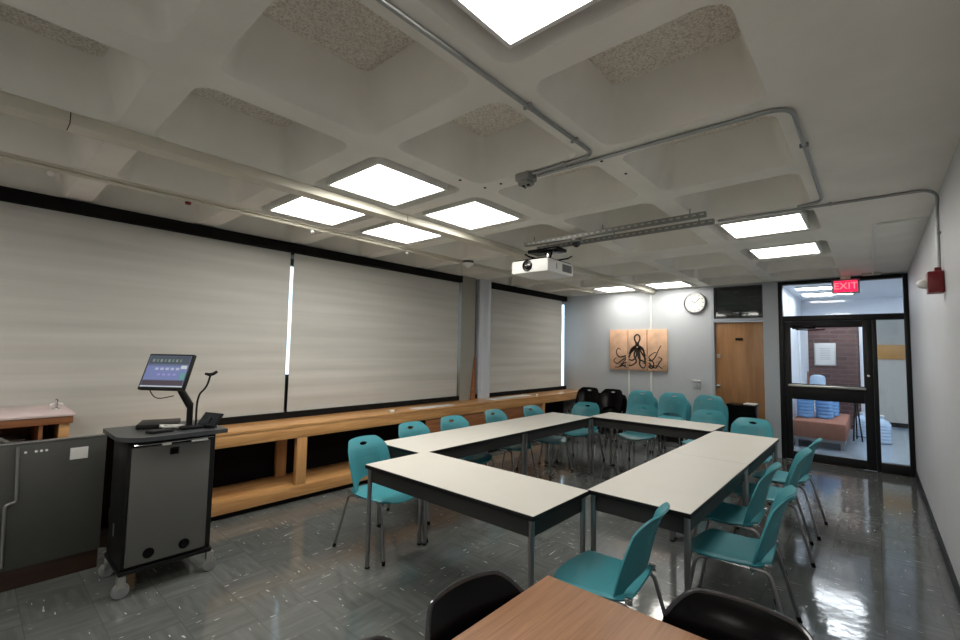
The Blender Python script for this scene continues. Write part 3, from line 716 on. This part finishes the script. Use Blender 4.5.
# ------------------------------------------------------------------ tables
def make_table(label, w, d, loc, rz):
    """w along local x, d along local y, top at .74"""
    t = thing('folding_table', label, 'table', loc, rz, 'white-topped tables set in a square')
    MB().b2((-w/2, -d/2, .712), (w/2, d/2, .7385), .003).build('table_edge', MT['black'], t)
    MB().b2((-w/2+.0015, -d/2+.003, .7386), (w/2-.0015, d/2-.003, .7405)).build('tabletop', MT['laminate'], t, smooth=False)
    a = MB(); o_ = .03
    for p, q in (((-w/2+o_, -d/2+o_, .615), (w/2-o_, -d/2+o_+.02, .711)), ((-w/2+o_, d/2-o_-.02, .615), (w/2-o_, d/2-o_, .711)), ((-w/2+o_, -d/2+o_, .615), (-w/2+o_+.02, d/2-o_, .711)), ((w/2-o_-.02, -d/2+o_, .615), (w/2-o_, d/2-o_, .711))): a.b2(p, q)
    a.build('apron', MT['apron'], t, smooth=False)
    for sx in (-1, 1):
        for sy in (-1, 1):
            x, y = sx*(w/2-.028), sy*(d/2-.028)
            lg = MB().tube([(x, y, .012), (x, y, .711)], .0165, 14).build('leg', MT['steel'], t)
            MB().lathe([(.018, 0.0), (.020, .004), (.018, .012)], (x, y, 0), 14).build('foot', MT['blackplastic'], lg)
    return t
tA = make_table('white-topped table nearest the viewer, running across the near side of the square', 1.49, .61, (-2.10, 2.295, 0), 0)
dup(tA, (-3.125, 3.26, 0), R(90), 'white-topped table on the window side, nearer of its two')
dup(tA, (-3.125, 4.751, 0), R(90), 'white-topped table on the window side, farther of its two')
dup(tA, (-1.07, 3.36, 0), R(90), 'white-topped table on the right side, nearer of its two')
dup(tA, (-1.07, 4.851, 0), R(90), 'white-topped table on the right side, farther of its two')
dup(tA, (-2.13, 5.83, 0), 0, 'white-topped table across the far side of the square, before the wall chairs')

# brown table in the foreground
bt = thing('wood_table', 'brown wood-grain table at the bottom edge of the picture', 'table', (-.36, 1.015, 0))
MB().b2((-.61, -.515, .712), (.61, .515, .74), .004).build('tabletop', MT['tablewood'], bt)
MB().b2((-.55, -.455, .62), (.55, .455, .711)).build('apron', MT['apron'], bt, smooth=False)
for sx in (-1, 1):
    for sy in (-1, 1): MB().tube([(sx*.53, sy*.435, 0), (sx*.53, sy*.435, .62)], .02, 12).build('leg', MT['steel'], bt)

# ------------------------------------------------------------------ chairs (local +X is the way the sitter faces)
def seat_mesh(b, w=.235, x0=-.20, x1=.245, z=.445, th=.012):
    nx, ny = 22, 22; P = []
    for i in range(nx+1):
        u = i/nx; row = []
        for j in range(ny+1):
            v = -1+2*j/ny
            # rounded-rectangle footprint
            ww = w*(1-.10*(1-u)); e = max(0, u-.72)/.28; ww *= (1-.28*e**3); eb = max(0, .12-u)/.12; ww *= (1-.10*eb**2)
            y = ww*v
            x = x0+(x1-x0)*u - .045*abs(v)**3*e - .0*v
            zz = z - .035*max(0, (u-.75)/.25)**2 + .012*(abs(v)**2.5) - .010*math.sin(PI*u) + .012*max(0, .2-u)/.2
            zz -= .012*max(0, abs(v)-.92)/.08
            row.append((x, y, zz))
        P.append(row)
    b.shell(P, lambda i, j: True, th)
def back_mesh(b, slot=True, th=.010, ztop=.835, arch=True, W=.212):
    nu, nv = 44, 40; P = []
    def xz(z, yy, w):
        k = max(0, (z-.40)/(ztop-.40)); return -.205 - .085*k**1.9 + .080*(yy/w)**2*(1-.45*k) + .025*(1-k)**3 - .022*(max(0, k-.78)/.22)**2
    for i in range(nu+1):
        u = math.sin(-PI/2+PI*i/nu)*.5+(-1+2*i/nu)*.5; row = []
        au = abs(u)
        zt = ztop - .010*u*u - .075*(max(0, (au-.62)/.38))**2.6
        zb = .40 + (.125*math.sqrt(max(0, 1-(au/.86)**2.6)) if (arch and au < .86) else 0) - .0
        if not arch: zb = .42+.03*(1-au**2)
        for j in range(nv+1):
            z = zb+(zt-zb)*j/nv
            k = (z-.40)/(ztop-.40)
            w = W*(.90+.14*math.sin(PI*min(1, max(0, k*.9+.05))))
            y = w*u
            if slot:
                dy, dz = y/.042, (z-(ztop-.052))/.014; r = math.hypot(dy, dz)
                if .45 < r < 1.35 and r > 0: y = y/r if True else y; z = (ztop-.052)+(z-(ztop-.052))/r
            row.append((xz(z, y, w), y, z))
        P.append(row)
    def keep(i, j):
        q = [P[i][j], P[i+1][j], P[i+1][j+1], P[i][j+1]]; cy = sum(p[1] for p in q)/4; cz = sum(p[2] for p in q)/4
        return not (slot and math.hypot(cy/.042, (cz-(ztop-.052))/.014) < .97)
    b.shell(P, keep, th)
def make_chair(label, loc, rz, ms, mb, frame, group):
    t = thing('stacking_chair', label, 'chair', loc, rz, group)
    b = MB(); seat_mesh(b); b.build('seat', ms, t)
    b = MB(); back_mesh(b); b.build('backrest', mb, t)
    for sy in (-1, 1):
        lf = MB().tube(bent([(.245, .245*sy, .02), (.175, .205*sy, .405), (.10, .195*sy, .418)], .05, 6), .0105, 10).build('leg', frame, t)
        MB().tube([(.249, .247*sy, .0), (.2435, .2445*sy, .03)], .0135, 10).build('foot_tip', MT['blackplastic'], lf)
        lr = MB().tube(bent([(-.30, .245*sy, .02), (-.195, .207*sy, .418), (-.10, .195*sy, .418)], .035, 6), .0105, 10).build('leg', frame, t)
        MB().tube([(-.305, .247*sy, .0), (-.2965, .2435*sy, .03)], .0135, 10).build('foot_tip', MT['blackplastic'], lr)
        MB().tube([(.10, .195*sy, .418), (-.10, .195*sy, .418)], .0105, 10).build('seat_rail', MT['chrome'], t)
        MB().box((-.19, .208*sy, .448), (.036, .014, .034), .005).build('pivot_bracket', MT['chrome'], t)
    b = MB()
    for x in (.14, -.12): b.tube([(x, -.198, .414), (x, .198, .414)], .009, 8)
    b.build('cross_bar', MT['chrome'], t)
    return t
GW = 'teal chairs along the window side'; GR = 'teal chairs along the right side'; GF = 'teal chairs along the far side'
ch = make_chair('teal chair at the near left corner of the table square, turned to the table end', (-3.04, 2.33, 0), R(8), MT['teal'], MT['tealback'], MT['steel'], 'teal chairs around the table square')
dup(ch, (-3.36, 3.10, 0), R(4), 'teal chair on the window side, second from the viewer', GW)
dup(ch, (-3.38, 3.69, 0), R(-3), 'teal chair on the window side, third from the viewer', GW)
dup(ch, (-3.42, 4.50, 0), R(2), 'teal chair on the window side, fourth from the viewer', GW)
dup(ch, (-3.34, 5.20, 0), R(-4), 'teal chair on the window side, fifth from the viewer and farthest', GW)
dup(ch, (-3.27, 5.98, 0), R(-86), 'teal chair behind the far left table end, in front of the black chairs', GF)
dup(ch, (-2.56, 6.34, 0), R(-90), 'teal chair behind the far table, before the leftmost teal stack', GF)
dup(ch, (-1.72, 6.45, 0), R(-92), 'teal chair behind the far table, before the stack beside the brown door', GF)
dup(ch, (-1.13, 6.02, 0), R(-91), 'teal chair at the far end of the right-hand tables, before the black bin', 'teal chairs around the table square')
dup(ch, (-.67, 3.14, 0), R(184), 'teal chair on the right side, nearest the viewer', GR)
dup(ch, (-.83, 3.78, 0), R(182), 'teal chair on the right side, second from the viewer and tucked in', GR)
dup(ch, (-.72, 4.55, 0), R(186), 'teal chair on the right side, third from the viewer', GR)
dup(ch, (-.70, 5.25, 0), R(178), 'teal chair on the right side, farthest from the viewer', GR)
dup(ch, (-1.10, 2.28, 0), R(186), 'teal chair behind the brown table, turned sideways at the gap between two tables', 'teal chairs around the table square')
# stacks at the far wall: two nested chairs each
names = ['leftmost teal stack', 'middle teal stack', 'teal stack beside the brown door']
for (x, nm) in zip((-3.03, -2.50, -1.96), names):
    dup(ch, (x, 7.46, .115), R(-90), 'upper teal chair of the ' + nm + ' at the far wall', 'stacked teal chairs at the far wall')
    dup(ch, (x+.02, 7.62, .0), R(-90), 'lower teal chair of the ' + nm + ' at the far wall', 'stacked teal chairs at the far wall')
bk = make_chair('upper black chair of the stack nearest the window counter', (-4.02, 7.46, .10), R(-88), MT['blackplastic'], MT['blackplastic'], MT['steel'], 'stacked black chairs at the far wall')
dup(bk, (-4.0, 7.62, 0), R(-88), 'lower black chair of the stack nearest the window counter')
dup(bk, (-3.57, 7.46, .10), R(-91), 'upper black chair of the stack next to the teal stacks')
dup(bk, (-3.56, 7.62, 0), R(-91), 'lower black chair of the stack next to the teal stacks')

# foreground black shell chairs
def make_shell_chair(label, loc, rz):
    t = thing('shell_chair', label, 'chair', loc, rz, 'black shell chairs around the brown table')
    b = MB(); seat_mesh(b, w=.23, x0=-.21, x1=.22, z=.45, th=.014); b.build('seat', MT['blackplastic'], t)
    b = MB(); back_mesh(b, slot=False, th=.014, ztop=.80, arch=False, W=.225); bb = b.build('backrest', MT['blackplastic'], t)
    # rolled rim along the top edge
    pts = []
    for i in range(31):
        u = -1+2*i/30; au = abs(u); ztop = .80
        z = ztop-.010*u*u-.075*(max(0, (au-.62)/.38))**2.6; k = (z-.40)/(ztop-.40)
        w = .225*(.90+.14*math.sin(PI*min(1, max(0, k*.9+.05)))); y = w*u
        kk = max(0, k); x = -.205-.085*kk**1.9+.080*(y/w)**2*(1-.45*kk)+.025*(1-kk)**3-.022*(max(0, kk-.78)/.22)**2
        pts.append((x-.004, y, z-.001))
    MB().tube(pts, .0085, 8).build('rolled_rim', MT['rim'], bb)
    for sy in (-1, 1):
        MB().tube(bent([(.22, .24*sy, 0), (.16, .19*sy, .42), (.08, .18*sy, .425)], .05, 5), .011, 10).build('leg', MT['chrome'], t)
        MB().tube(bent([(-.26, .24*sy, 0), (-.18, .19*sy, .42), (-.08, .18*sy, .425)], .05, 5), .011, 10).build('leg', MT['chrome'], t)
        MB().tube([(-.19, .15*sy, .42), (-.225, .15*sy, .50)], .011, 8).build('back_strut', MT['blackplastic'], t)
    return t
sc_ = make_shell_chair('black shell chair on the far side of the brown table, at the lower right', (-.34, 1.40, 0), R(-91))
dup(sc_, (-.78, 1.15, 0), R(-4), 'black shell chair at the left end of the brown table, farther one')
dup(sc_, (-.77, .66, 0), R(0), 'black shell chair at the bottom edge, only its rounded top showing')

# bin beside door
bn = thing('waste_bin', 'glossy black waste bin in front of the brown door', 'bin', (-1.55, 7.95, 0))
MB().prism([(-.17, -.13), (.17, -.13), (.19, -.10), (.19, .10), (.17, .13), (-.17, .13), (-.19, .10), (-.19, -.10)], .0, .80).build('body', MT['blackplastic'], bn)
MB().b2((-.20, -.14, .80), (.20, .14, .84), .012).build('rim', MT['blackplastic'], bn)
MB().b2((.03, -.13, .8405), (.19, .10, .858), .006).build('white_liner_fold', MT['white'], bn)

# ------------------------------------------------------------------ AV cart
ct = thing('equipment_cart', 'black rolling equipment cart with a dark grey front panel and monitor on top', 'cart', (-3.80, .965, 0))
MB().b2((-.20, -.245, .165), (.20, .265, .955), .006).build('body', MT['cartblack'], ct)
b = MB(); b.prism([(-.27, -.30), (.16, -.30), (.24, -.255), (.285, -.19), (.295, -.10), (.295, .31), (-.27, .31)], .972, 1.0); b.build('cart_top', MT['carttop'], ct)
MB().b2((.20, -.225, .185), (.222, .225, .925), .004).build('front_panel', MT['greypanel'], ct)
for y_ in (-.105, .095):
    MB().lathe([(.032, .223), (.032, .2265), (.020, .2265), (.018, .2235)], (0, y_, .245), 20, 'X').build('port_ring', MT['blackplastic'], ct)
b = MB(); b.tube([(.235, -.22, .945), (.245, .0, .948), (.235, .24, .95)], .007, 8); b.build('chrome_rail', MT['chrome'], ct)
MB().b2((.2225, -.02, .86), (.232, .03, .905), .003).build('latch', MT['blackplastic'], ct)
for k, (ya, yb) in enumerate(((-.07, -.02), (.10, .20))): MB().b2((.224, ya, .928), (.252, yb, .942), .003).build('white_tag', MT['white'], ct)
MB().b2((-.21, -.255, .135), (.215, .275, .164), .008).build('base', MT['cartblack'], ct)
for (x, y) in ((.20, -.235), (.20, .265), (-.20, -.235), (-.20, .265)):
    cs = MB().b2((x-.021, y-.022, .062), (x+.021, y+.022, .134), .004).build('caster_fork', MT['alu'], ct)
    MB().lathe([(.028, -.018), (.044, -.015), (.047, 0), (.044, .015), (.028, .018)], (x, y, .0475), 20, 'X').build('wheel', MT['caster'], cs)
MB().b2((-.05, -.248, .32), (-.02, -.2455, .40), .001).build('side_latch', MT['alu'], ct)
# post, arm, gooseneck (part of the monitor stand)
PX, PY = -3.72, 1.09
ms = thing('monitor', 'touch monitor on a swing arm showing a blue and violet screen', 'monitor', (PX, PY, 1.0))
MB().b2((-.09, -.07, .001), (.09, .07, .022), .006).build('stand_base', MT['cartblack'], ms)
MB().tube([(0, 0, .02), (0, 0, .17)], .020, 14).build('post', MT['cartblack'], ms)
MB().tube([(0, 0, .155), (-.02, -.075, .30), (-.022, -.10, .33)], [.026, .022, .018], 12).build('arm', MT['cartblack'], ms)
tilt = R(22); az = R(-52)
Mr = Euler((0, 0, az)).to_matrix().to_4x4() @ Euler((0, -tilt, 0)).to_matrix().to_4x4()
hd = bpy.data.objects.new('monitor_head', None)
mcen = Vector((-3.74, .935, 1.405)) - Vector((PX, PY, 1.0))
def headpart(b, name, m, parent):
    o = b.build(name, m, parent); o.matrix_local = Matrix.Translation(mcen) @ Mr; return o
bz = headpart(MB().b2((-.03, -.165, -.132), (0, .165, .132), .006), 'bezel', MT['cartblack'], ms)
MB().b2((.0002, -.152, -.112), (.0018, .152, .118)).build('screen', emis('screen_glow', (.10, .14, .27), .3), bz, smooth=False)
si = [((-.155, .055), (.155, .115), (.045, .06, .09)), ((-.155, -.06), (.155, .04), (.16, .20, .42)), ((-.155, -.10), (.155, -.065), (.05, .03, .05)), ((-.16, -.112), (.16, -.104), (.55, .6, .65))]
for k in range(8): si.append(((-.13+.03*k, .07), (-.115+.03*k, .09), (.10, .20, .14) if k % 2 else (.22, .24, .26)))
for k in range(5): si.append(((-.09+.04*k, .01), (-.065+.04*k, .027), (.42, .45, .62)))
for k in range(4): si.append(((-.06+.04*k, -.03), (-.038+.04*k, -.015), (.30, .26, .60)))
si.append(((.105, .02), (.15, .045), (.55, .62, .66)))
si.append(((.12, -.06), (.155, -.01), (.10, .32, .30)))
cache = {}
for k, (a, c_, col) in enumerate(si):
    if col not in cache: cache[col] = emis('screen_colour', col, .36)
    z = .0019+(.0006 if k > 3 else 0)
    MB().b2((z, a[0]*.95, a[1]), (z+.0004, c_[0]*.95, c_[1])).build('screen_tile', cache[col], bz, smooth=False)
headpart(MB().b2((-.06, -.05, -.05), (-.03, .05, .05), .006), 'mount_plate', MT['cartblack'], ms)
MB().tube(bent([tuple(mcen+Vector((0, -.10, -.10))), tuple(mcen+Vector((.02, -.06, -.19))), tuple(mcen+Vector((0.02, .05, -.17)))], .08), .0035, 6).build('cable', MT['cartblack'], ms)
gn = thing('document_camera', 'small gooseneck camera rising beside the monitor arm', 'camera', (-3.68, 1.12, 1.0))
MB().lathe([(.030, .0005), (.030, .012), (.012, .016)], seg=16).build('foot', MT['cartblack'], gn)
MB().tube(bent([(0, 0, .012), (-.0, .0, .23), (.01, .055, .29), (.01, .075, .38)], .10, 10), .007, 8).build('gooseneck', MT['cartblack'], gn)
MB().tube([(.0, .04, .388), (.01, .065, .380), (.015, .09, .384), (.018, .115, .402)], [.008, .013, .012, .010], 10).build('camera_head', MT['cartblack'], gn)
# items on the cart
tag(MB().box((-3.93, .96, 1.018), (.26, .24, .032), .006, Euler((0, 0, R(-20)))).build('laptop', MT['cartblack']), 'closed black laptop lying on the cart top left of the post', 'laptop')
tag(MB().box((-3.66, .90, 1.0085), (.09, .14, .016), .005, Euler((0, 0, R(12)))).build('remote_control', MT['cartblack']), 'small black remote control at the front edge of the cart top', 'remote')
tp = thing('control_tablet', 'dark control tablet tilted at the right end of the cart top', 'tablet', (-3.64, 1.20, 1.001))
Mt = Matrix.Translation((0, 0, .055)) @ Euler((0, R(-0), 0)).to_matrix().to_4x4() @ Euler((R(52), 0, R(20))).to_matrix().to_4x4()
o = MB().b2((-.09, -.055, -.007), (.09, .055, .007), .004).build('case', MT['cartblack'], tp); o.matrix_local = Mt
o2 = MB().b2((-.08, -.047, .0072), (.08, .047, .0085)).build('display', MT['navy'], o, smooth=False)
MB().prism([(-.04, 0), (.04, 0), (0, .07)], -.03, .03, 'X').build('wedge_foot', MT['cartblack'], tp, smooth=False)
cbx = thing('cable_bundle', 'tangle of white cables at the foot of the monitor post', 'cables', (-3.74, .99, 1.0))
for k in range(5):
    a0 = random.uniform(0, 6.28); pts = [(.03*math.cos(a0+q*1.1)*(1+.2*k)+.004*k, .05*math.sin(a0+q*1.3)*(1+.15*k), .006+.006*(q % 3)+.004*k) for q in range(7)]
    MB().tube(bent(pts, .03, 4), .0035, 6).build('cable', MT['white'], cbx)

# ------------------------------------------------------------------ grey panel and wooden bench at the left
gp = thing('metal_panel', 'dark grey metal panel with bent latch rod and small label, left of the cart', 'panel', (-4.23, .0, 0))
MB().b2((-.02, -1.4, .13), (.02, .715, .925), .003).build('panel_sheet', mat('charcoal_panel', (.062, .063, .058), .5, var=.05, scale=4), gp)  # shadow over the sheet is put into its darker grey
MB().b2((-.022, -1.4, .926), (.024, .717, .938), .003).build('top_trim', MT['strut'], gp)
MB().b2((-.019, -1.4, 0), (.01, .71, .129), .003).build('wooden_base', wood('dark_brown_wood', (.022, .010, .006), (.045, .02, .010)), gp)  # near-black shadow at the floor is put into this wood colour
MB().tube(bent([(.032, .262, .91), (.032, .275, .56), (.032, .225, .55), (.032, .232, .16)], .02, 4), .009, 8).build('latch_rod', MT['strut'], gp)
MB().b2((.0205, .52, .785), (.0225, .615, .865)).build('label', MT['paper'], gp, smooth=False)
for y_ in (.30, .35, .375, .40): MB().lathe([(.008, .0205), (.008, .024)], (0, y_, .87), 10, 'X').build('rivet', MT['white'], gp)
bh = thing('wooden_bench', 'wooden bench with a pale pink top and open shelves behind the grey panel', 'bench', (-4.62, 0, 0))
MB().b2((-.33, -2.0, 1.081), (.36, .54, 1.10), .004).build('bench_top', MT['pink'], bh)
MB().b2((-.31, -2.0, 1.03), (.352, .53, 1.080), .002).build('top_rail', MT['woodD'], bh)
MB().b2((-.31, .46, .0), (.335, .515, 1.029), .002).build('end_panel', MT['wood'], bh)
MB().b2((-.31, -2.0, .0), (-.29, .459, 1.029)).build('back_panel', MT['woodD'], bh, smooth=False)
MB().b2((-.289, -2.0, .83), (.32, .459, .85)).build('shelf', MT['wood'], bh, smooth=False)
MB().b2((-.289, -.05, .851), (.33, -.02, 1.029)).build('divider', MT['wood'], bh, smooth=False)
MB().b2((-.289, .36, .851), (.33, .38, 1.029)).build('divider', MT['woodD'], bh, smooth=False)
tag(MB().b2((-4.86, .02, .851), (-4.60, .32, .90), .004).build('paper_stack', MT['paper']), 'stack of paper on the shelf of the wooden bench', 'papers')
tag(MB().box((-4.235, .12, 1.012), (.028, .26, .02), .004, Euler((R(-36), 0, 0))).build('slanted_strap', MT['strut']), 'dark slanted bar resting on the grey panel in front of the bench', 'bar')
gt = thing('gas_tap', 'small chrome gas tap with white tips on the pink bench top', 'tap', (-4.60, .47, 1.10))
MB().lathe([(.022, .0005), (.020, .008), (.009, .014), (.008, .05), (.010, .055), (.010, .068), (.004, .075)], seg=14).build('stem', MT['chrome'], gt)
for a in (-1, 1): MB().tube([(0, 0, .042), (.0, .022*a, .038), (.0, .034*a, .030)], [.005, .006, .008], 8).build('nozzle', MT['white'], gt)

# ------------------------------------------------------------------ world, camera, view
w = bpy.data.worlds.new('daylight'); bpy.context.scene.world = w; w.use_nodes = True
bg = w.node_tree.nodes['Background']; bg.inputs['Color'].default_value = (.62, .84, 1.0, 1); bg.inputs['Strength'].default_value = 1.5

cam = bpy.data.cameras.new('camera'); co = bpy.data.objects.new('camera', cam); C.objects.link(co); bpy.context.scene.camera = co
cam.sensor_width = 36; cam.sensor_fit = 'HORIZONTAL'; cam.lens = 449.03/960*36; cam.clip_start = .05
yaw, pitch, roll = R(-41.272), R(3.770), R(1.0815)
fw = Vector((math.sin(yaw)*math.cos(pitch), math.cos(yaw)*math.cos(pitch), math.sin(pitch)))
rt = Vector((math.cos(yaw), -math.sin(yaw), 0)); up = rt.cross(fw)
r2 = math.cos(roll)*rt+math.sin(roll)*up; u2 = -math.sin(roll)*rt+math.cos(roll)*up
Mx = Matrix((r2, u2, -fw)).transposed().to_4x4(); Mx.translation = Vector((0, 0, 1.6)); co.matrix_world = Mx
vs = bpy.context.scene.view_settings
bpy.context.scene.display_settings.display_device = 'sRGB'
vs.view_transform = 'Standard'; vs.look = 'None'; vs.gamma = 1; vs.use_curve_mapping = False; vs.exposure = .70
